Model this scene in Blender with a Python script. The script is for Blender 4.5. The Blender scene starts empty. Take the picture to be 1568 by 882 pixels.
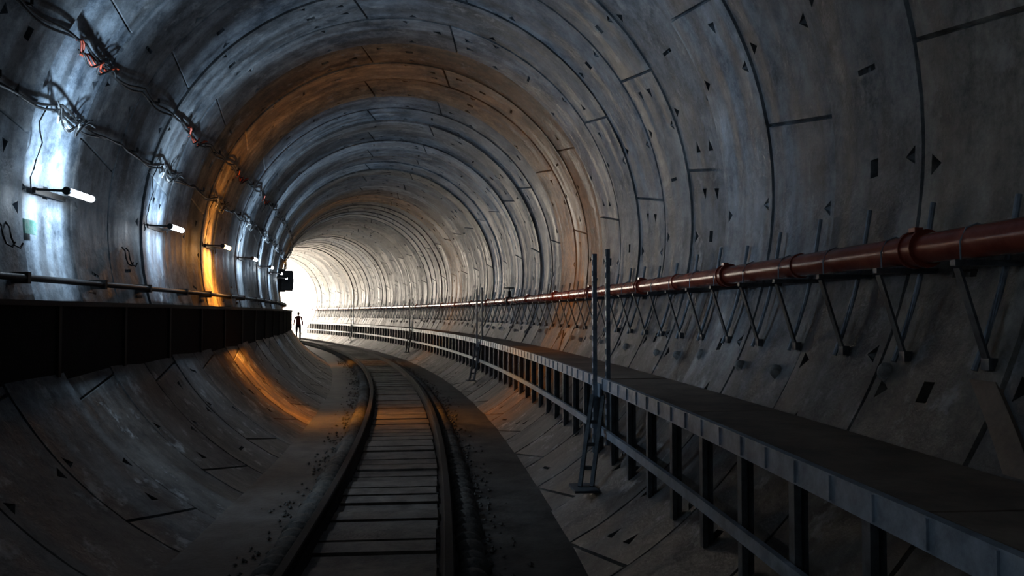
import bpy, math, random
from mathutils import Vector, Matrix
random.seed(7)
sin,cos,pi=math.sin,math.cos,math.pi
# ------------------------------------------------------------ path
RC=118.0; PH0=0.04; X0=-0.59
TR=3.0; TC=2.65           # tunnel radius, centre height above floor
S0=-15.2; S1=57.6
def phi(s): return PH0+s/RC
def P(s,d,h):
    p=phi(s)
    return Vector((X0+RC*(cos(p)-cos(PH0))+d*cos(p), RC*(sin(p)-sin(PH0))+d*sin(p), h))
def wall_d(h,off=0.0):
    r=TR-off
    return math.sqrt(max(0.0,r*r-(h-TC)**2))
# ------------------------------------------------------------ builder
class B:
    def __init__(s): s.v=[]; s.f=[]; s.m=[]; s.uv=[]; s.tone=[]
    def face(s,pts,m=0,uv=None,tone=None):
        i=len(s.v); s.v.extend([tuple(p) for p in pts]); s.f.append(tuple(range(i,i+len(pts)))); s.m.append(m)
    def addmesh(s,vs,fs,m=0):
        i=len(s.v); s.v.extend([tuple(p) for p in vs])
        for f in fs: s.f.append(tuple(i+k for k in f)); s.m.append(m)
    def hexa(s,c,m=0):  # 8 corners: bottom 4 ccw, top 4
        s.addmesh(c,[(3,2,1,0),(4,5,6,7),(0,1,5,4),(1,2,6,5),(2,3,7,6),(3,0,4,7)],m)
    def box(s,sc,dc,hc,ls,ld,lh,m=0):
        a,b=sc-ls/2,sc+ls/2
        d0,d1=dc-ld/2,dc+ld/2; h0,h1=hc-lh/2,hc+lh/2
        s.hexa([P(a,d0,h0),P(a,d1,h0),P(b,d1,h0),P(b,d0,h0),P(a,d0,h1),P(a,d1,h1),P(b,d1,h1),P(b,d0,h1)],m)
    def bar(s,p,q,w,t,m=0,up=None):
        p=Vector(p);q=Vector(q); ax=(q-p).normalized()
        up=Vector(up) if up is not None else Vector((0,0,1))
        if abs(ax.dot(up))>0.98: up=Vector((0,1,0)) if abs(ax.y)<.9 else Vector((1,0,0))
        x=ax.cross(up).normalized(); y=x.cross(ax).normalized()
        c=[]
        for o in (p,q):
            for a,b in ((-1,-1),(1,-1),(1,1),(-1,1)): c.append(o+x*a*w/2+y*b*t/2)
        s.hexa(c,m)
    def tube(s,pts,r,n=8,m=0,caps=True):
        pts=[Vector(p) for p in pts]; vs=[];fs=[]
        N=len(pts)
        for i,p in enumerate(pts):
            a=pts[max(0,i-1)]; b=pts[min(N-1,i+1)]
            t=(b-a).normalized(); up=Vector((0,0,1))
            if abs(t.z)>.95: up=Vector((0,1,0))
            x=t.cross(up).normalized(); y=x.cross(t).normalized()
            rr=r[i] if isinstance(r,(list,tuple)) else r
            for k in range(n):
                an=2*pi*k/n; vs.append(p+x*cos(an)*rr+y*sin(an)*rr)
        for i in range(N-1):
            for k in range(n):
                k2=(k+1)%n; fs.append((i*n+k,i*n+k2,(i+1)*n+k2,(i+1)*n+k))
        if caps: fs.append(tuple(range(n-1,-1,-1))); fs.append(tuple((N-1)*n+k for k in range(n)))
        s.addmesh(vs,fs,m)
    def sweep(s,prof,s0,s1,ds=0.5,m=0,closed=True,caps=True):
        N=max(1,int(math.ceil((s1-s0)/ds))); n=len(prof); vs=[];fs=[]
        for i in range(N+1):
            ss=s0+(s1-s0)*i/N
            for d,h in prof: vs.append(P(ss,d,h))
        for i in range(N):
            for k in range(n if closed else n-1):
                k2=(k+1)%n; fs.append((i*n+k,(i+1)*n+k,(i+1)*n+k2,i*n+k2))
        if closed and caps: fs.append(tuple(range(n))); fs.append(tuple(N*n+k for k in range(n-1,-1,-1)))
        s.addmesh(vs,fs,m)
    def obj(s,name,mats,smooth=None,parent=None,uvs=None,tones=None):
        me=bpy.data.meshes.new(name); me.from_pydata(s.v,[],s.f); 
        for mt in mats: me.materials.append(mt)
        me.polygons.foreach_set('material_index',s.m)
        if uvs:
            l=me.uv_layers.new(name='UVMap'); l.data.foreach_set('uv',[c for u in uvs for c in u])
        if tones:
            a=me.color_attributes.new('tone','FLOAT_COLOR','CORNER'); a.data.foreach_set('color',[c for t in tones for c in t])
        me.validate(clean_customdata=False); me.update()
        if smooth is not None:
            me.polygons.foreach_set('use_smooth',[True]*len(me.polygons))
            me.set_sharp_from_angle(angle=math.radians(smooth))
        o=bpy.data.objects.new(name,me); bpy.context.scene.collection.objects.link(o)
        if parent: o.parent=parent
        return o
def empty(name):
    o=bpy.data.objects.new(name,None); bpy.context.scene.collection.objects.link(o); o.empty_display_size=.2; return o
# ------------------------------------------------------------ materials
def newmat(name):
    m=bpy.data.materials.new(name); m.use_nodes=True; nt=m.node_tree
    return m,nt,nt.nodes['Principled BSDF']
def mat(name,c1,c2,rough=.6,metal=0.0,scale=6.0,bump=.2,bscale=60,rvar=.15,spec=.5):
    m,nt,b=newmat(name); N=nt.nodes;L=nt.links
    tc=N.new('ShaderNodeTexCoord')
    n=N.new('ShaderNodeTexNoise'); n.inputs['Scale'].default_value=scale; n.inputs['Detail'].default_value=8; n.inputs['Roughness'].default_value=.7
    L.new(tc.outputs['Object'],n.inputs['Vector'])
    r=N.new('ShaderNodeValToRGB'); r.color_ramp.elements[0].position=.37; r.color_ramp.elements[1].position=.66
    r.color_ramp.elements[0].color=(*c1,1); r.color_ramp.elements[1].color=(*c2,1)
    L.new(n.outputs['Fac'],r.inputs['Fac']); L.new(r.outputs['Color'],b.inputs['Base Color'])
    mr=N.new('ShaderNodeMapRange'); mr.inputs['To Min'].default_value=max(.05,rough-rvar); mr.inputs['To Max'].default_value=min(1,rough+rvar)
    L.new(n.outputs['Fac'],mr.inputs['Value']); L.new(mr.outputs['Result'],b.inputs['Roughness'])
    b.inputs['Metallic'].default_value=metal; b.inputs['Specular IOR Level'].default_value=spec
    n2=N.new('ShaderNodeTexNoise'); n2.inputs['Scale'].default_value=bscale; n2.inputs['Detail'].default_value=4
    L.new(tc.outputs['Object'],n2.inputs['Vector'])
    bp=N.new('ShaderNodeBump'); bp.inputs['Strength'].default_value=bump; bp.inputs['Distance'].default_value=.01
    L.new(n2.outputs['Fac'],bp.inputs['Height']); L.new(bp.outputs['Normal'],b.inputs['Normal'])
    return m
def lining_mat():
    m,nt,b=newmat('segment_concrete'); N=nt.nodes;L=nt.links
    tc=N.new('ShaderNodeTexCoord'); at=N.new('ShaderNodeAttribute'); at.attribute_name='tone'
    n=N.new('ShaderNodeTexNoise'); n.inputs['Scale'].default_value=1.7; n.inputs['Detail'].default_value=12; n.inputs['Roughness'].default_value=.82
    L.new(tc.outputs['Object'],n.inputs['Vector'])
    r=N.new('ShaderNodeValToRGB'); e=r.color_ramp.elements; e[0].position=.39;e[1].position=.63
    e[0].color=(.068,.085,.105,1); e[1].color=(.38,.42,.455,1)
    L.new(n.outputs['Fac'],r.inputs['Fac'])
    # streaks running around the ring
    mp=N.new('ShaderNodeMapping'); mp.inputs['Scale'].default_value=(5.0,.55,1); L.new(tc.outputs['UV'],mp.inputs['Vector'])
    ns=N.new('ShaderNodeTexNoise'); ns.inputs['Scale'].default_value=1.0; ns.inputs['Detail'].default_value=7; L.new(mp.outputs['Vector'],ns.inputs['Vector'])
    rs=N.new('ShaderNodeValToRGB'); e=rs.color_ramp.elements; e[0].position=.38;e[1].position=.62; e[0].color=(.40,.38,.36,1); e[1].color=(1.2,1.2,1.2,1)
    L.new(ns.outputs['Fac'],rs.inputs['Fac'])
    m1=N.new('ShaderNodeMix'); m1.data_type='RGBA'; m1.blend_type='MULTIPLY'; m1.inputs['Factor'].default_value=.85
    L.new(r.outputs['Color'],m1.inputs['A']); L.new(rs.outputs['Color'],m1.inputs['B'])
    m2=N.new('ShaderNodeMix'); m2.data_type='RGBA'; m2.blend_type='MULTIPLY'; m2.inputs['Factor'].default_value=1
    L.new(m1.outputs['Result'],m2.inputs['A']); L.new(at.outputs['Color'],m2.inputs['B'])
    # brown grime, deepened to paint the lower haunches' shade into the colour
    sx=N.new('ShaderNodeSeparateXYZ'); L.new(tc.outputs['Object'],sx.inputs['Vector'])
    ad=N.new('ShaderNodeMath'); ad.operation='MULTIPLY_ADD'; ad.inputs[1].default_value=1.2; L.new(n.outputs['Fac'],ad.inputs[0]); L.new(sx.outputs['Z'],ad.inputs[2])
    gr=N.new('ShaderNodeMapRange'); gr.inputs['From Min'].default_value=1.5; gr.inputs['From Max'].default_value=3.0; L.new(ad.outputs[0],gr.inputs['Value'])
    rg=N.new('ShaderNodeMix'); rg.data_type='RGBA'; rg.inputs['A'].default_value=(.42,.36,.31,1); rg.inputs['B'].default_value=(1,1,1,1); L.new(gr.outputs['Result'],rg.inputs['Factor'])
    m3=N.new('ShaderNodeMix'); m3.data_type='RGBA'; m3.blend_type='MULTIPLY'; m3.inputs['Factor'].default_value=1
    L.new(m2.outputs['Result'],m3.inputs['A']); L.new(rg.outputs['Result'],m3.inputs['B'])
    # pale grout splashes
    n5=N.new('ShaderNodeTexNoise'); n5.inputs['Scale'].default_value=3.6; n5.inputs['Detail'].default_value=8; n5.inputs['Roughness'].default_value=.68; L.new(tc.outputs['Object'],n5.inputs['Vector'])
    r5=N.new('ShaderNodeMapRange'); r5.inputs['From Min'].default_value=.57; r5.inputs['From Max'].default_value=.67; r5.inputs['To Max'].default_value=.6; L.new(n5.outputs['Fac'],r5.inputs['Value'])
    m5=N.new('ShaderNodeMix'); m5.data_type='RGBA'; m5.inputs['B'].default_value=(.42,.43,.43,1); L.new(r5.outputs['Result'],m5.inputs['Factor']); L.new(m3.outputs['Result'],m5.inputs['A'])
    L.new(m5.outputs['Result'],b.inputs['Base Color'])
    mr=N.new('ShaderNodeMapRange'); mr.inputs['From Min'].default_value=.3; mr.inputs['From Max'].default_value=.7; mr.inputs['To Min'].default_value=.36; mr.inputs['To Max'].default_value=.7
    L.new(ns.outputs['Fac'],mr.inputs['Value']); L.new(mr.outputs['Result'],b.inputs['Roughness'])
    b.inputs['Specular IOR Level'].default_value=.48
    n2=N.new('ShaderNodeTexNoise'); n2.inputs['Scale'].default_value=9; n2.inputs['Detail'].default_value=8; n2.inputs['Roughness'].default_value=.65
    L.new(tc.outputs['Object'],n2.inputs['Vector'])
    bp=N.new('ShaderNodeBump'); bp.inputs['Strength'].default_value=.5; bp.inputs['Distance'].default_value=.02
    L.new(n2.outputs['Fac'],bp.inputs['Height']); L.new(bp.outputs['Normal'],b.inputs['Normal'])
    return m
def emit(name,col,st):
    m,nt,b=newmat(name); b.inputs['Base Color'].default_value=(.8,.8,.8,1)
    b.inputs['Emission Color'].default_value=(*col,1); b.inputs['Emission Strength'].default_value=st; return m
M_line=lining_mat()
M_floor=mat('floor_concrete',(.026,.023,.020),(.10,.088,.077),.7,scale=2.6,bump=.6,bscale=25,spec=.3)
M_plug=mat('mortar_plug',(.22,.21,.20),(.42,.41,.39),.7,scale=9,bump=.6)
M_deck=mat('deck_slab_concrete',(.12,.085,.062),(.27,.20,.15),.7,scale=3,bump=.4,bscale=30)
M_galv=mat('galvanised_steel',(.20,.24,.28),(.40,.46,.53),.42,metal=.25,scale=9,bump=.15)
M_leg=mat('weathered_steel',(.06,.065,.07),(.16,.175,.19),.5,metal=.3,scale=9,bump=.15)
M_dark=mat('dark_steel',(.02,.02,.022),(.05,.048,.045),.55,metal=.5,scale=8)
M_rail=mat('rail_steel',(.014,.011,.010),(.03,.024,.02),.8,metal=.1,scale=10,spec=.2)
M_red=mat('red_painted_pipe',(.24,.042,.024),(.38,.08,.045),.24,scale=5,bump=.1,rvar=.08)
M_trough=mat('blackened_trough',(.008,.007,.007),(.02,.017,.016),.8,scale=5,bump=.5,spec=.2)
M_black=mat('cable_black',(.01,.01,.01),(.025,.025,.025),.5,scale=20)
M_cred=mat('cable_red',(.45,.05,.02),(.6,.09,.03),.5,scale=20)
M_cgrey=mat('cable_grey',(.35,.35,.35),(.55,.55,.55),.5,scale=20)
M_plank=mat('sleeper_planks',(.05,.042,.035),(.18,.15,.125),.65,scale=4,bump=.6,bscale=35,spec=.35)
M_mortar=mat('fastening_grime',(.03,.026,.022),(.12,.10,.08),.75,scale=14,bump=.8,bscale=40)
M_sign=mat('green_sign',(.1,.35,.25),(.4,.5,.45),.4,scale=30)
M_ground=mat('pale_gravel',(.45,.44,.42),(.65,.63,.6),.9,scale=3)
# ------------------------------------------------------------ lining
W=2.8/3
us=[0,.012,.07,.155,.28,.38,.43,.51,.56,.65,.775,.86,W-.012,W]
ts=[0,.004,.05,.080,.125,.163,.193,.25,.33,.34,.42,.485,.515,.58,.66,.67,.75,.807,.837,.875,.920,.95,.996,1]
LB={'wall_left':B(),'wall_right':B(),'ceiling':B()}
LU={k:[] for k in LB}; LT={k:[] for k in LB}
rs_start=7.2-W/2-24*W
nr=int(round((S1-rs_start)/W))
for i in range(nr):
    s0=rs_start+i*W
    dr=random.uniform(-.020,.020); rt=random.uniform(.60,1.4); cone=random.uniform(-.022,.022)
    sm=s0+W/2
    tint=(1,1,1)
    if abs(sm-12.8)<1.0 or abs(sm-27.0)<1.1: tint=(1.4,1.0,.62)  # amber lamps' orange glow painted into the tone of these rings
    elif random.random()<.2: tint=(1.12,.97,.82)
    a0=(i%2)*math.radians(43.8)+math.radians(14)
    arcs=[68,68,20,68,68,68]
    ang=[a0]
    for a in arcs: ang.append(ang[-1]+math.radians(a))
    sl=[.06,-.06,.09,-.09,.06,-.06]; 
    if i%2: sl=[-x for x in sl]; sl[2],sl[3]=-sl[2],-sl[3]
    sl.append(sl[0])
    for k in range(6):
        tt=ts if arcs[k]>30 else [0,.012,.25,.5,.75,.988,1]
        st=rt*random.uniform(.80,1.2)
        bl=random.uniform(-.05,.05)
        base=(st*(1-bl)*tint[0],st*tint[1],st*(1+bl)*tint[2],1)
        drs=dr+random.uniform(-.004,.004)
        nt_=len(tt)-1
        def th(t,u,k=k):
            return (ang[k]+sl[k]*(u-W/2))*(1-t)+(ang[k+1]+sl[k+1]*(u-W/2))*t
        def cn(u): return cone*(u/W-.5)*2
        def rad(it,iu):
            if iu==0 or iu==len(us)-1: return TR+.034
            if it==0 or it==nt_: return TR+.034
            a=th(tt[it],us[iu]); f=max(.12,min(1,(cos(a)+.75)/.6))
            return TR+(-drs+cn(us[iu]))*f
        def pt(t,u,r):
            a=th(t,u); return P(s0+u,r*sin(a),TC+r*cos(a))
        pk={}
        if arcs[k]>30:
            for it in (5,11,17):
                if random.random()<.7: pk[(it,2)]=('u0',.07)
                if random.random()<.7: pk[(it,10)]=('u1',.07)
                if random.random()<.25: pk[(it,6)]=('f',.05)
            for it,ty in ((2,'t0'),(20,'t1')):
                for iu in (4,8):
                    if random.random()<.35: pk[(it,iu)]=(ty,.055)
            for it in (8,14):
                if random.random()<.25: 
                    for iu in (5,6,7): pk[(it,iu)]=('f',.03)
        for it in range(nt_):
            for iu in range(len(us)-1):
                t0,t1=tt[it],tt[it+1]; u0,u1=us[iu],us[iu+1]
                am=(th((t0+t1)/2,(u0+u1)/2)+pi)%(2*pi)-pi
                if TC+TR*cos(am)<-.12: continue
                key='ceiling' if abs(am)<math.radians(48) else ('wall_right' if am>0 else 'wall_left')
                bb=LB[key]
                def UV(t,u): return (s0+u,th(t,u)*TR+i*7.3)
                cs=[(t0,u0,it,iu),(t0,u1,it,iu+1),(t1,u1,it+1,iu+1),(t1,u0,it+1,iu)]
                A=[pt(t,u,rad(a,b_)) for t,u,a,b_ in cs]; uv=[UV(t,u) for t,u,_,_ in cs]
                if (it,iu) in pk:
                    ty,dp=pk[(it,iu)]
                    def add(F):
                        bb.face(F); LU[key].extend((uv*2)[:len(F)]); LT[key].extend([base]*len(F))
                    if ty=='f':
                        Q=[pt((t0+t1)/2+(t-(t0+t1)/2)*.92,(u0+u1)/2+(u-(u0+u1)/2)*.92,rad(a,b_)+dp) for t,u,a,b_ in cs]
                        add(Q)
                        for j in range(4): add([A[j],A[(j+1)%4],Q[(j+1)%4],Q[j]])
                    else:   # wedge shaped, triangular in plan
                        r0={'u0':3,'t0':0,'u1':1,'t1':2}[ty]   # first corner of deep edge
                        C=[A[(r0+j)%4] for j in range(4)]       # C0-C1 deep edge, C2,C3 shallow side
                        cc=[cs[(r0+j)%4] for j in range(4)]
                        M=(C[2]+C[3])/2
                        D0=pt(cc[0][0],cc[0][1],rad(*cc[0][2:])+dp); D1=pt(cc[1][0],cc[1][1],rad(*cc[1][2:])+dp)
                        add([C[1],C[2],M]); add([C[0],M,C[3]])
                        add([D0,D1,M]); add([C[0],C[1],D1,D0]); add([C[1],M,D1]); add([C[0],D0,M])
                else:
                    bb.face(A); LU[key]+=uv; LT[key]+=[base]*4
import bmesh
for k,b_ in LB.items():
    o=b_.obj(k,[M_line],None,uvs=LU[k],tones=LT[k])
    bm=bmesh.new(); bm.from_mesh(o.data); bmesh.ops.remove_doubles(bm,verts=bm.verts,dist=.0006); bmesh.ops.recalc_face_normals(bm,faces=bm.faces); bm.to_mesh(o.data); bm.free()
    me=o.data; me.polygons.foreach_set('use_smooth',[True]*len(me.polygons)); me.set_sharp_from_angle(angle=math.radians(20))
# extrados of the lining (keeps daylight out of the joints)
b=B(); n=64; b.sweep([(3.16*sin(2*pi*k/n),TC+3.16*cos(2*pi*k/n)) for k in range(n)],-15.3,S1-.1,1.4,caps=False)
b.obj('wall_outer_shell',[M_dark],40)
# back bulkhead
b=B(); n=48
b.face([P(-15.0,3.1*sin(2*pi*k/n),TC+3.1*cos(2*pi*k/n)) for k in range(n)]); b.face([P(-15.2,3.2*sin(2*pi*k/n),TC+3.2*cos(2*pi*k/n)) for k in range(n)])
b.obj('wall_back',[M_floor])
# portal ring headwall + outside ground
b=B(); n=48
for k in range(n):
    a,c=2*pi*k/n,2*pi*(k+1)/n
    def q(an,r,s): return P(s,r*sin(an),max(-.2,TC+r*cos(an)))
    b.face([q(a,3.03,S1),q(c,3.03,S1),q(c,4.6,S1),q(a,4.6,S1)])
    b.face([q(a,3.03,S1-.4),q(c,3.03,S1-.4),q(c,3.03,S1),q(a,3.03,S1)])
b.obj('wall_front',[M_floor])
b=B()
b.addmesh([P(S1,-30,-.02),P(S1,30,-.02),P(S1+60,45,-.02),P(S1+60,-45,-.02)],[(0,1,2,3)])
b.obj('ground_outside',[M_ground])
# floor
b=B(); b.sweep([(-1.52,0),(-1.0,.0),(1.0,.0),(1.52,0),(1.5,-.25),(-1.5,-.25)],-15,S1,.7)
b.obj('floor',[M_floor])
# ------------------------------------------------------------ track
trk=empty('railway_track')
G=.5
def railprof(c):
    p=[(-.065,.02),(.065,.02),(.065,.032),(.02,.045),(.009,.055),(.009,.125),(.032,.135),(.034,.165),(.026,.172),(-.026,.172),(-.034,.165),(-.032,.135),(-.009,.125),(-.009,.055),(-.02,.045),(-.065,.032)]
    return [(c+x,h) for x,h in p]
for nme,c in (('rail_left',-G),('rail_right',G)):
    b=B(); b.sweep(railprof(c),-14.5,S1+8,.5); b.obj(nme,[M_rail],30,trk)
b=B(); s=-14.4; 
while s<S1+6:
    w=.25; j=random.uniform(-.012,.012); hh=.055+random.uniform(-.012,.012)
    if random.random()<.98: b.box(s,j,hh/2,w,.84,hh)
    s+=.29
b.obj('sleepers',[M_plank],None,trk)
b=B(); s=-14.4
while s<S1+6:
    for c in (-G,G): b.box(s,c,.012,.2,.26,.024)
    s+=.58
b.obj('baseplates',[M_dark],None,trk)
for nme,c in (('rail_fastenings_left',-.65),('rail_fastenings_right',.65)):
    b=B(); n=9; vs=[];fs=[]; s=-14; rows=0
    while s<50:
        l=abs(sin(pi*s/.21)); r=.045+.045*l+random.uniform(-.010,.010); off=random.uniform(-.012,.012)
        for k in range(n):
            a=pi*k/(n-1); vs.append(P(s,c+off+cos(a)*r*1.3,max(0,sin(a)*r*1.15)))
        rows+=1; s+=.042
    for i in range(rows-1):
        for k in range(n-1): fs.append((i*n+k,(i+1)*n+k,(i+1)*n+k+1,i*n+k+1))
    b.addmesh(vs,fs); b.obj(nme,[M_mortar],60,trk)
# loose rubble beside the rails
b=B()
for j in range(1500):
    s=random.uniform(-4,30); side=random.choice((-1,1)); d=side*(.74+abs(random.gauss(0,.13))); r=random.uniform(.008,.028)
    c0=P(s,d,r*.5); vs=[]
    for (x,y,z) in ((1,0,0),(-1,0,0),(0,1,0),(0,-1,0),(0,0,1),(0,0,-1)):
        q_=random.uniform(.6,1.2)*r; vs.append(c0+Vector((x,y,z*.7))*q_)
    b.addmesh(vs,[(0,2,4),(2,1,4),(1,3,4),(3,0,4),(2,0,5),(1,2,5),(3,1,5),(0,3,5)])
b.obj('trackside_rubble',[M_mortar],None,trk)
# ------------------------------------------------------------ walkway (right)
wk=empty('maintenance_walkway'); DE=1.93; HW=1.10
b=B(); s=-14.5
while s<S1-2.4:
    L=2.38
    b.sweep([(DE+.02,HW-.05),(DE+.02,HW),(wall_d(HW,.03),HW),(wall_d(HW-.05,.03),HW-.05)],s,s+L,.8); s+=2.4
b.obj('deck_slabs',[M_deck],None,wk)
b=B(); b.sweep([(DE+.015,HW+.01),(DE-.02,HW+.01),(DE-.02,HW-.095),(DE+.03,HW-.095),(DE+.03,HW-.085),(DE-.01,HW-.085),(DE-.01,HW),(DE+.015,HW)],-14.5,S1-.5,.6)
s=-14.3
while s<40:
    b.box(s,DE-.024,HW-.04,.012,.012,.09); s+=.3
b.obj('edge_beam',[M_galv],None,wk)
b=B(); b.sweep([(DE-.035,.60),(DE-.005,.60),(DE-.005,.665),(DE-.035,.665)],-14.5,S1-.5,.6)
b.obj('lower_rail',[M_galv],None,wk)
b=B(); s=-14.2; i=0
while s<S1-1:
    hb=TC-math.sqrt(TR*TR-(DE+.03)**2)
    b.box(s,DE+.02,(HW-.05+hb)/2,.055,.03,HW-.05-hb+.02)
    b.box(s,DE+.045,(HW-.05+hb)/2,.01,.06,HW-.05-hb+.02)
    b.box(s,(DE+wall_d(HW-.09,.02))/2,HW-.075,.05,wall_d(HW-.09,.02)-DE-.02,.045)
    s+=.6
b.obj('support_legs',[M_leg],None,wk)
# handrail posts
for s in (-5.2,7.08,17.7,30.6,44.6):
    b=B()
    for dd0,s_ in ((DE-.055,s+.03),(DE+.055,s-.03)):
        # slotted C-channel uprights
        lo=.42 if dd0<DE else .5; hi=2.25 if dd0<DE else 2.29
        b.box(s_,dd0,(hi+lo)/2,.046,.006,hi-lo)
        for o in (-.02,.02): b.box(s_+o,dd0-.018,(hi+lo)/2,.006,.036,hi-lo)
        hh=lo+.1
        while hh<hi: b.box(s_,dd0-.03,hh,.036,.008,.05); hh+=.1
    b.box(s,DE-.04,1.0,.16,.02,.12); b.box(s,DE-.04,.62,.16,.02,.08)
    p=P(s-.05,DE-.06,.95); q=P(s-.55,1.66,.24)
    for o in (-.05,.05):
        b.bar(p+Vector((o,0,0)),q+Vector((o,0,0)),.03,.05,1)
    for f in (.3,.55,.8): b.bar(p.lerp(q,f)+Vector((-.07,0,0)),p.lerp(q,f)+Vector((.07,0,0)),.03,.03,1)
    b.box(s-.56,1.64,.235,.3,.2,.02,1)
    b.obj('handrail_post',[M_galv,M_leg])
# ------------------------------------------------------------ red pipe
pp=empty('fire_main_pipe'); PD=2.70; PHh=2.0; PR=.070
b=B(); n=20
b.sweep([(PD+PR*cos(2*pi*k/n),PHh+PR*sin(2*pi*k/n)) for k in range(n)],-14.5,S1-.5,.5)
b.obj('pipe',[M_red],40,pp)
b=B(); c=B(); s=3.5-2.5*7
def ringseg(bb,s,hl,r,n=20):
    bb.sweep([(PD+r*cos(2*pi*k/n),PHh+r*sin(2*pi*k/n)) for k in range(n)],s-hl,s+hl,.5)
while s<S1-1:
    ringseg(b,s,.045,PR+.012); ringseg(b,s-.045,.01,PR+.02); ringseg(b,s+.045,.01,PR+.02)
    b.box(s,PD-.02,PHh+PR+.02,.05,.04,.02)
    ringseg(c,s+1.25,.018,PR+.008)
    s+=2.5
b.obj('couplings',[M_red],40,pp); c.obj('pipe_bands',[M_red],40,pp)
b=B(); s=3.1-.6*29
while s<S1-1:
    dW=wall_d(PHh,.0)
    dW2=wall_d(1.55); 
    b.box(s,(PD-.1+dW)/2,PHh-PR-.02,.035,dW-PD+.12,.025,1)          # horizontal arm
    b.bar(P(s,PD-.09,PHh-PR-.04),P(s,wall_d(1.5)-.04,1.5),.04,.012,1)      # diagonal strut
    b.box(s,wall_d(1.5)-.03,1.49,.05,.04,.05,1)
    ht=2.26+random.uniform(-.06,.06)                                # wall upright, runs up behind the pipe
    b.tube([P(s+.05,wall_d(h_)-.045,h_) for h_ in (1.46,1.6,1.8,2.0,ht)],.014,8)
    b.tube([P(s,PD-PR-.004,PHh-PR-.02),P(s,PD-PR-.006,PHh),P(s,PD-PR*.7,PHh+PR*.8),P(s,PD,PHh+PR+.006),P(s,PD+PR*.7,PHh+PR*.8),P(s,PD+PR+.006,PHh)],.004,6)
    s+=.6
b.obj('pipe_brackets',[M_galv,M_leg],None,pp)
b=B(); s=18.2
b.tube([P(s,PD,PHh+PR-.01),P(s,PD,PHh+.22)],.04,10); b.tube([P(s,PD,PHh+.22),P(s,PD,PHh+.30)],.015,8)
pts=[P(s+.11*cos(a*pi/8),PD+.11*sin(a*pi/8),PHh+.3) for a in range(17)]; b.tube(pts,.012,6,caps=False)
b.bar(P(s-.1,PD,PHh+.3),P(s+.1,PD,PHh+.3),.015,.015); ringseg(b,s,.1,PR+.03)
b.obj('gate_valve',[M_dark],40,pp)
# anchor plugs + slanted pads on the wall beneath the pipe
b=B(); s=-5.0; 
while s<40:
    h=1.36+random.uniform(-.07,.05); d=wall_d(h)
    c0=P(s,d,h); nrm=(P(s,0,TC)-c0).normalized(); tx=(P(s+.1,d,h)-c0).normalized(); ty=nrm.cross(tx)
    vs=[];fs=[];n=10; rr=random.uniform(.025,.05)
    jit=[random.uniform(.8,1.25) for _ in range(n)]
    for j,(r,z) in enumerate(((1.3,-.02),(1,.02),(.75,.04),(.35,.05))):
        for k in range(n):
            a=2*pi*k/n; vs.append(c0+tx*cos(a)*r*rr*jit[k]+ty*sin(a)*r*rr*1.1*jit[k]+nrm*z)
    for j in range(3):
        for k in range(n): fs.append((j*n+k,j*n+(k+1)%n,(j+1)*n+(k+1)%n,(j+1)*n+k))
    fs.append(tuple(3*n+k for k in range(n)))
    b.addmesh(vs,fs); s+=random.choice((.62,.62,1.24,.9))
b.obj('anchor_plugs',[M_plug],40)
b=B()
for s in (2.62,12.6,22.5,34):
    h0,h1=HW+.005,1.42
    for j in range(4):
        f0,f1=j/4,(j+1)/4; ha=h0+(h1-h0)*f0; hb=h0+(h1-h0)*f1; sa=s+.42*f0; sb_=s+.42*f1
        b.hexa([P(sa,wall_d(ha)-.015,ha),P(sa+.16,wall_d(ha)-.015,ha),P(sa+.16,wall_d(ha)+.04,ha),P(sa,wall_d(ha)+.04,ha),
                P(sb_,wall_d(hb)-.015,hb),P(sb_+.16,wall_d(hb)-.015,hb),P(sb_+.16,wall_d(hb)+.04,hb),P(sb_,wall_d(hb)+.04,hb)])
b.obj('repair_patches',[M_deck])
# ------------------------------------------------------------ left cable trough, conduit
tr=empty('cable_trough')
b=B(); hT=1.78; hB=1.14; FD=-2.62
b.sweep([(FD,hB),(FD,hT),(FD+.03,hT),(FD+.03,hT+.02),(-wall_d(hT+.02)-.02,hT+.02),(-wall_d(hB)-.02,hB)],-14.5,S1-1,.6)
b.obj('trough_body',[M_trough],None,tr)
b=B(); s=-13
while s<S1-2:
    b.box(s,FD+.012,(hT+hB)/2+.02,.05,.02,hT-hB-.06); s+=1.4
b.sweep([(FD+.03,hT+.02),(FD+.045,hT+.02),(FD+.045,hT-.02),(FD+.03,hT-.02)],-14.5,S1-1,.6)
b.obj('trough_trim',[M_dark],None,tr)
cd=empty('wall_conduit')
b=B(); n=10; r=.028; dc=-2.80; hc=1.98
b.sweep([(dc+r*cos(2*pi*k/n),hc+r*sin(2*pi*k/n)) for k in range(n)],-14.5,S1-2,.6)
b.obj('conduit',[M_black],40,cd)
b=B(); s=7.2-2.8*7
while s<S1-2:
    for o in (-.75,.75):
        b.box(s+o,-2.86,hc,.05,.18,.09); b.box(s+o,-2.92,hc-.09,.16,.05,.03)
    s+=2.8
b.obj('conduit_clips',[M_black],None,cd)
# cables
def wp(s,h,off=.03): return P(s,-wall_d(h,off),h)
def sagcable(name,hr,mats,strands,sags,r,amp,step=1.4,s0=-14,s1=55,par=None):
    b=B()
    for k in range(strands):
        pts=[]; s=s0; ph=random.random()*6; j=0
        while s<s1:
            f=((s-s0)%step)/step
            sag=-sags*(4*f*(1-f))
            pts.append(wp(s,hr+sag+amp*sin(s*2.3+ph)+amp*.6*sin(s*7.1+ph*2)+k*.012-.02,.045+.02*k+amp*.4*(1+sin(s*5+ph)))); s+=.1
        b.tube(pts,r,6,mats[k%len(mats)][0])
    return b
cb=empty('power_cables')
b=sagcable('a',4.02,[(0,)],2,.05,.012,.02); 
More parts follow.
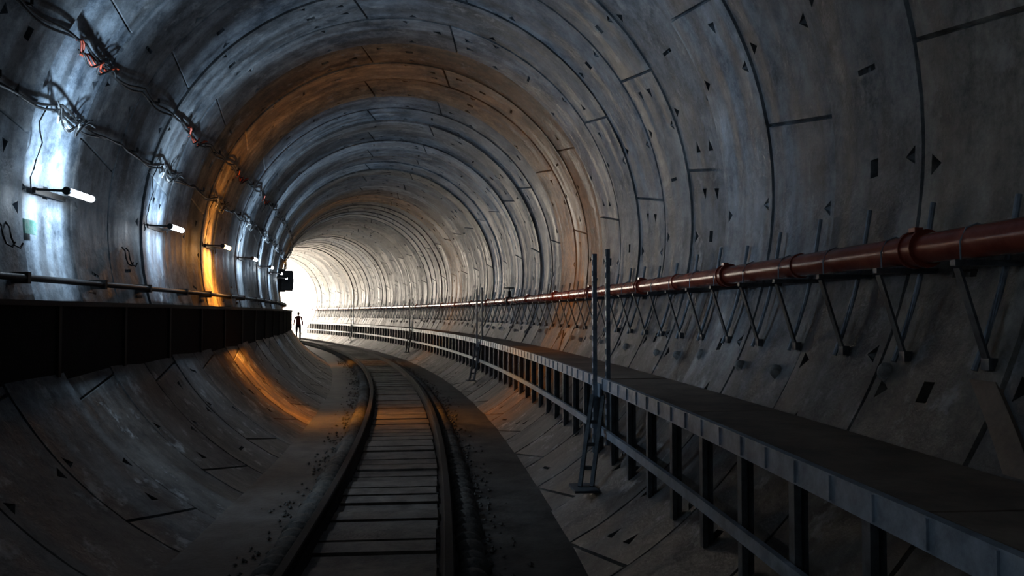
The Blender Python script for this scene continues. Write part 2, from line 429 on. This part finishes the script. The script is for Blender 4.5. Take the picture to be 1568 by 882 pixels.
# red cable loops (short loose lengths)
for sc in (4.4,7.2,10.4,13.4,16.2):
    for k in range(3):
        pts=[]
        for j in range(26):
            f=j/25; s=sc-.4+.8*f
            h=4.02-.03-.05*sin(pi*f)+.03*sin(f*19+k*2)-.03*k
            pts.append(wp(s,h,.07+.02*k+.02*sin(f*13+k)))
        b.tube(pts,.009,6,1 if k<2 else 0)
b.obj('upper_cable_bundle',[M_black,M_cred],60,cb)
b=sagcable('b',3.47,[(0,)],2,.06,.012,.02)
for sc in [7.2+2.8*k for k in range(-3,12)]:
    for k in range(4):
        pts=[]
        for j in range(30):
            f=j/29; s=sc-.33+.66*f
            h=3.47-.02-.08*sin(pi*f)*(1+.3*k)+.04*sin(f*17+k*2)
            pts.append(wp(s,h,.06+.025*k+.025*sin(f*11+k)))
        b.tube(pts,.008,6,1 if k<2 else 0)
    # feed wire down to lamp
    pts=[wp(sc-.35-.05*sin(j),3.45-j*.078,.05+.01*sin(j*2)) for j in range(10)]; b.tube(pts,.006,5,0)
b.obj('lower_cable_bundle',[M_black,M_cgrey],60,cb)
b=B(); s=-13.6
while s<54:
    for h in (4.0,3.46):
        q=wp(s,h,-.01); q2=wp(s,h-.02,.1); b.bar(q,q2,.03,.02); b.bar(q2,q2+Vector((0,0,.05)),.02,.012)
    s+=1.4
b.obj('cable_hooks',[M_dark],None,cb)
# spare hooks on wall
for sc in (6.35,8.9):
    b=B()
    for o in (0,.12):
        pts=[wp(sc+o,2.42,.02),wp(sc+o,2.38,.05),wp(sc+o+.01,2.30,.05),wp(sc+o+.03,2.24,.06),wp(sc+o+.07,2.22,.08),wp(sc+o+.10,2.26,.09)]
        b.tube(pts,.008,6)
    b.obj('wall_hook',[M_dark],60)
# ------------------------------------------------------------ lamps
CW=(.54,.76,1.0); CO=(1.0,.40,.06)
M_lw=emit('lamp_cool_white',(.85,.93,1.0),22)
M_lo=emit('lamp_amber',(1.0,.70,.36),12)
LD=-2.72; LH=2.74
lamps=[(-9.6,0,25),(-4.0,0,90),(-1.2,0,75),(1.6,0,40),(7.2,0,230),(10.0,0,170),(12.8,1,620),(15.6,0,150),(18.4,0,140),(21.2,0,100),(24.0,0,60),(26.8,1,380),(32.4,0,60),(38,0,60),(43.6,0,60)]
for s,o,pw in lamps:
    lp=empty('tube_lamp')
    b=B(); r=.03
    b.tube([P(s-.24,LD,LH),P(s,LD,LH),P(s+.24,LD,LH)],r,12,0)
    b.tube([P(s-.27,LD,LH),P(s-.24,LD,LH)],.034,12,1); b.tube([P(s+.24,LD,LH),P(s+.27,LD,LH)],.034,12,1)
    for e in (-.25,.25):
        b.bar(P(s+e,LD,LH),P(s+e,-2.99,LH+.01),.02,.02,1)
    b.box(s,-2.975,LH,.56,.03,.05,1)
    b.obj('fitting',[M_lo if o else M_lw,M_black],40,lp)
    # photometric distribution of a linear tube: strong across its axis, weak along it
    for e in (-.16,.16):
        ld=bpy.data.lights.new('tube_light','POINT'); ld.energy=pw/2; ld.color=CO if o else CW; ld.shadow_soft_size=.04
        ld.use_nodes=True; nt=ld.node_tree; em=nt.nodes['Emission']
        g=nt.nodes.new('ShaderNodeNewGeometry'); dt=nt.nodes.new('ShaderNodeVectorMath'); dt.operation='DOT_PRODUCT'
        ph=phi(s); dt.inputs[1].default_value=(-sin(ph),cos(ph),0)
        nt.links.new(g.outputs['Incoming'],dt.inputs[0])
        m1=nt.nodes.new('ShaderNodeMath'); m1.operation='MULTIPLY'; nt.links.new(dt.outputs['Value'],m1.inputs[0]); nt.links.new(dt.outputs['Value'],m1.inputs[1])
        m2=nt.nodes.new('ShaderNodeMath'); m2.operation='SUBTRACT'; m2.inputs[0].default_value=1.0; nt.links.new(m1.outputs[0],m2.inputs[1]); m2.use_clamp=True
        m3=nt.nodes.new('ShaderNodeMath'); m3.operation='POWER'; nt.links.new(m2.outputs[0],m3.inputs[0]); m3.inputs[1].default_value=13.0
        m4=nt.nodes.new('ShaderNodeMath'); m4.operation='ADD'; nt.links.new(m3.outputs[0],m4.inputs[0]); m4.inputs[1].default_value=.03
        # added shaping: amber light weighted downward to brighten lower wall and floor
        sp_=nt.nodes.new('ShaderNodeSeparateXYZ'); nt.links.new(g.outputs['Incoming'],sp_.inputs[0])
        m5=nt.nodes.new('ShaderNodeMath'); m5.operation='MULTIPLY_ADD'; m5.use_clamp=False; nt.links.new(sp_.outputs['Z'],m5.inputs[0])
        m5.inputs[1].default_value=-1.0 if o else .35; m5.inputs[2].default_value=.40 if o else .85
        m6=nt.nodes.new('ShaderNodeMath'); m6.operation='MAXIMUM'; nt.links.new(m5.outputs[0],m6.inputs[0]); m6.inputs[1].default_value=.10
        m7=nt.nodes.new('ShaderNodeMath'); m7.operation='MULTIPLY'; nt.links.new(m6.outputs[0],m7.inputs[0]); nt.links.new(m4.outputs[0],m7.inputs[1])
        nt.links.new(m7.outputs[0],em.inputs['Strength'])
        lo=bpy.data.objects.new('tube_light',ld); bpy.context.scene.collection.objects.link(lo); lo.location=P(s+e,LD+.14,LH); lo.parent=lp
# sign and box
b=B(); 
sa,sb_=6.75,6.95
pts=[wp(sa,2.36,.015),wp(sb_,2.36,.015),wp(sb_,2.48,.015),wp(sa,2.48,.015),wp(sa,2.36,.03),wp(sb_,2.36,.03),wp(sb_,2.48,.03),wp(sa,2.48,.03)]
b.hexa(pts); b.obj('wall_sign',[M_sign])
b=B(); b.box(25.6,-2.74,2.72,.5,.34,.62); b.box(25.6,-2.565,2.72,.42,.02,.54); b.box(25.6,-2.55,2.72,.04,.02,.12); b.box(25.6,-2.9,2.72,.2,.2,.7)
b.obj('junction_box',[M_dark])
# ------------------------------------------------------------ person
def skin(nodes,edges,root,lvl=2):
    me=bpy.data.meshes.new('tmp'); me.from_pydata([n[0] for n in nodes],edges,[]); o=bpy.data.objects.new('tmp',me)
    bpy.context.scene.collection.objects.link(o)
    m=o.modifiers.new('s','SKIN'); m.use_smooth_shade=True
    if not me.skin_vertices: pass
    for i,nd in enumerate(nodes):
        me.skin_vertices[0].data[i].radius=nd[1]; me.skin_vertices[0].data[i].use_root=(i==root)
    sb=o.modifiers.new('ss','SUBSURF'); sb.levels=lvl; sb.render_levels=lvl
    dg=bpy.context.evaluated_depsgraph_get(); ev=o.evaluated_get(dg); m2=ev.to_mesh()
    vs=[v.co.copy() for v in m2.vertices]; fs=[tuple(p.vertices) for p in m2.polygons]
    ev.to_mesh_clear(); bpy.data.objects.remove(o); return vs,fs
M_jacket=mat('red_jacket',(.16,.014,.014),(.26,.03,.026),.8,scale=12); M_pants=mat('dark_trousers',(.012,.013,.018),(.03,.03,.04),.85,scale=12)
M_skin=mat('skin',(.42,.24,.17),(.5,.3,.22),.55,scale=12); M_hair=mat('dark_hair',(.012,.009,.007),(.03,.02,.015),.6,scale=40); M_eye=mat('eye',(.02,.02,.02),(.04,.04,.04),.2)
b=B()
nd=[((0,0,.96),(.155,.11)),((0,0,1.12),(.14,.10)),((0,-.005,1.32),(.165,.115)),((0,.0,1.45),(.09,.08)),((0,-.01,1.53),(.055,.055)),
 ((.17,0,1.43),(.065,.065)),((.245,.03,1.16),(.05,.05)),((.265,-.05,.92),(.036,.036)),
 ((-.17,0,1.43),(.065,.065)),((-.25,.05,1.16),(.05,.05)),((-.275,.0,.92),(.036,.036)),
 ((.095,0,.88),(.095,.10)),((.105,-.10,.50),(.070,.070)),((.10,-.14,.12),(.05,.05)),((.105,-.27,.045),(.045,.035)),
 ((-.095,0,.88),(.095,.10)),((-.10,.03,.50),(.070,.070)),((-.09,.20,.13),(.05,.05)),((-.095,.09,.045),(.045,.035))]
ed=[(0,1),(1,2),(2,3),(3,4),(3,5),(5,6),(6,7),(3,8),(8,9),(9,10),(0,11),(11,12),(12,13),(13,14),(0,15),(15,16),(16,17),(17,18)]
vs,fs=skin(nd,ed,0)
i0=len(b.v); b.v.extend([tuple(v) for v in vs])
for f in fs:
    c=sum((vs[i] for i in f),Vector())/len(f)
    m=0 if c.z>.98 or (abs(c.x)>.2 and c.z>.8) else 1
    if c.z>1.50: m=2
    if c.z<.10: m=3
    b.f.append(tuple(i0+i for i in f)); b.m.append(m)
for sx,wr in ((1,Vector((.265,-.05,.92))),(-1,Vector((-.275,0,.92)))):
    nn=[(wr,(.028,.024)),(wr+Vector((0,-.01,-.05)),(.022,.036)),(wr+Vector((0,-.015,-.085)),(.016,.036))]
    vs,fs=skin(nn,[(0,1),(1,2)],0); b.addmesh(vs,fs,2)
    for k,(y,l) in enumerate(((-.045,.062),(-.024,.072),(-.003,.068),(.017,.052))):
        p=wr+Vector((0,y,-.085)); q=p+Vector((-sx*.004,-.003,-l*.5)); r_=q+Vector((-sx*.014,-.004,-l*.42))
        vs,fs=skin([(p,(.010,.010)),(q,(.009,.009)),(r_,(.007,.007))],[(0,1),(1,2)],0,1); b.addmesh(vs,fs,2)
    p=wr+Vector((-sx*.005,-.035,-.04)); q=p+Vector((-sx*.012,-.025,-.03)); r_=q+Vector((-sx*.008,-.006,-.028))
    vs,fs=skin([(p,(.012,.012)),(q,(.010,.010)),(r_,(.008,.008))],[(0,1),(1,2)],0,1); b.addmesh(vs,fs,2)
# head
def ell(c,r,m,nu=20,nv=14,fn=None,vmin=0,vmax=1):
    vs=[];fs=[]
    for j in range(nv+1):
        t=pi*(vmin+(vmax-vmin)*j/nv)
        for k in range(nu):
            a=2*pi*k/nu; v=Vector((r[0]*sin(t)*cos(a),r[1]*sin(t)*sin(a),r[2]*cos(t)))
            if fn: v=fn(v)
            vs.append(Vector(c)+v)
    for j in range(nv):
        for k in range(nu): fs.append((j*nu+k,(j+1)*nu+k,(j+1)*nu+(k+1)%nu,j*nu+(k+1)%nu))
    b.addmesh(vs,fs,m)
def headf(v):
    if v.z<0: v.x*=1-.35*(-v.z/.12)**1.5; 
    if v.z<0 and v.y>0: v.y*=.85
    return v
HC=(0,-.02,1.635)
ell(HC,(.075,.095,.118),2,fn=headf)
ell((0,-.010,1.655),(.083,.100,.108),4,vmax=.5); ell((0,.015,1.64),(.081,.085,.10),4,vmax=.75)
ell((0,-.118,1.625),(.012,.018,.02),2,8,6); ell((0,-.108,1.585),(.024,.008,.007),0,8,6)
for sx in (1,-1):
    ell((sx*.03,-.105,1.64),(.012,.009,.008),5,8,6); ell((sx*.077,-.01,1.63),(.01,.02,.032),2,8,6)
M_boot=mat('boots',(.01,.01,.01),(.03,.025,.02),.6)
ob=b.obj('walking_worker',[M_jacket,M_pants,M_skin,M_boot,M_hair,M_eye],80)
minz=min(v.co.z for v in ob.data.vertices)
sp=50.6; pos=P(sp,.06,0); ob.location=(pos.x,pos.y,.066-minz)
ob.rotation_euler=(0,0,phi(sp)*.7)
# ------------------------------------------------------------ world, camera
w=bpy.data.worlds.new('sky'); bpy.context.scene.world=w; w.use_nodes=True
bg=w.node_tree.nodes['Background']; bg.inputs['Color'].default_value=(1,.87,.72,1); bg.inputs['Strength'].default_value=15
cam=bpy.data.cameras.new('cam'); co=bpy.data.objects.new('camera',cam); bpy.context.scene.collection.objects.link(co)
co.location=(0,0,1.7); co.rotation_euler=(math.radians(91.85),0,0); cam.sensor_width=36; cam.lens=27.7; cam.clip_end=400
bpy.context.scene.camera=co
bpy.context.scene.view_settings.view_transform='Standard'
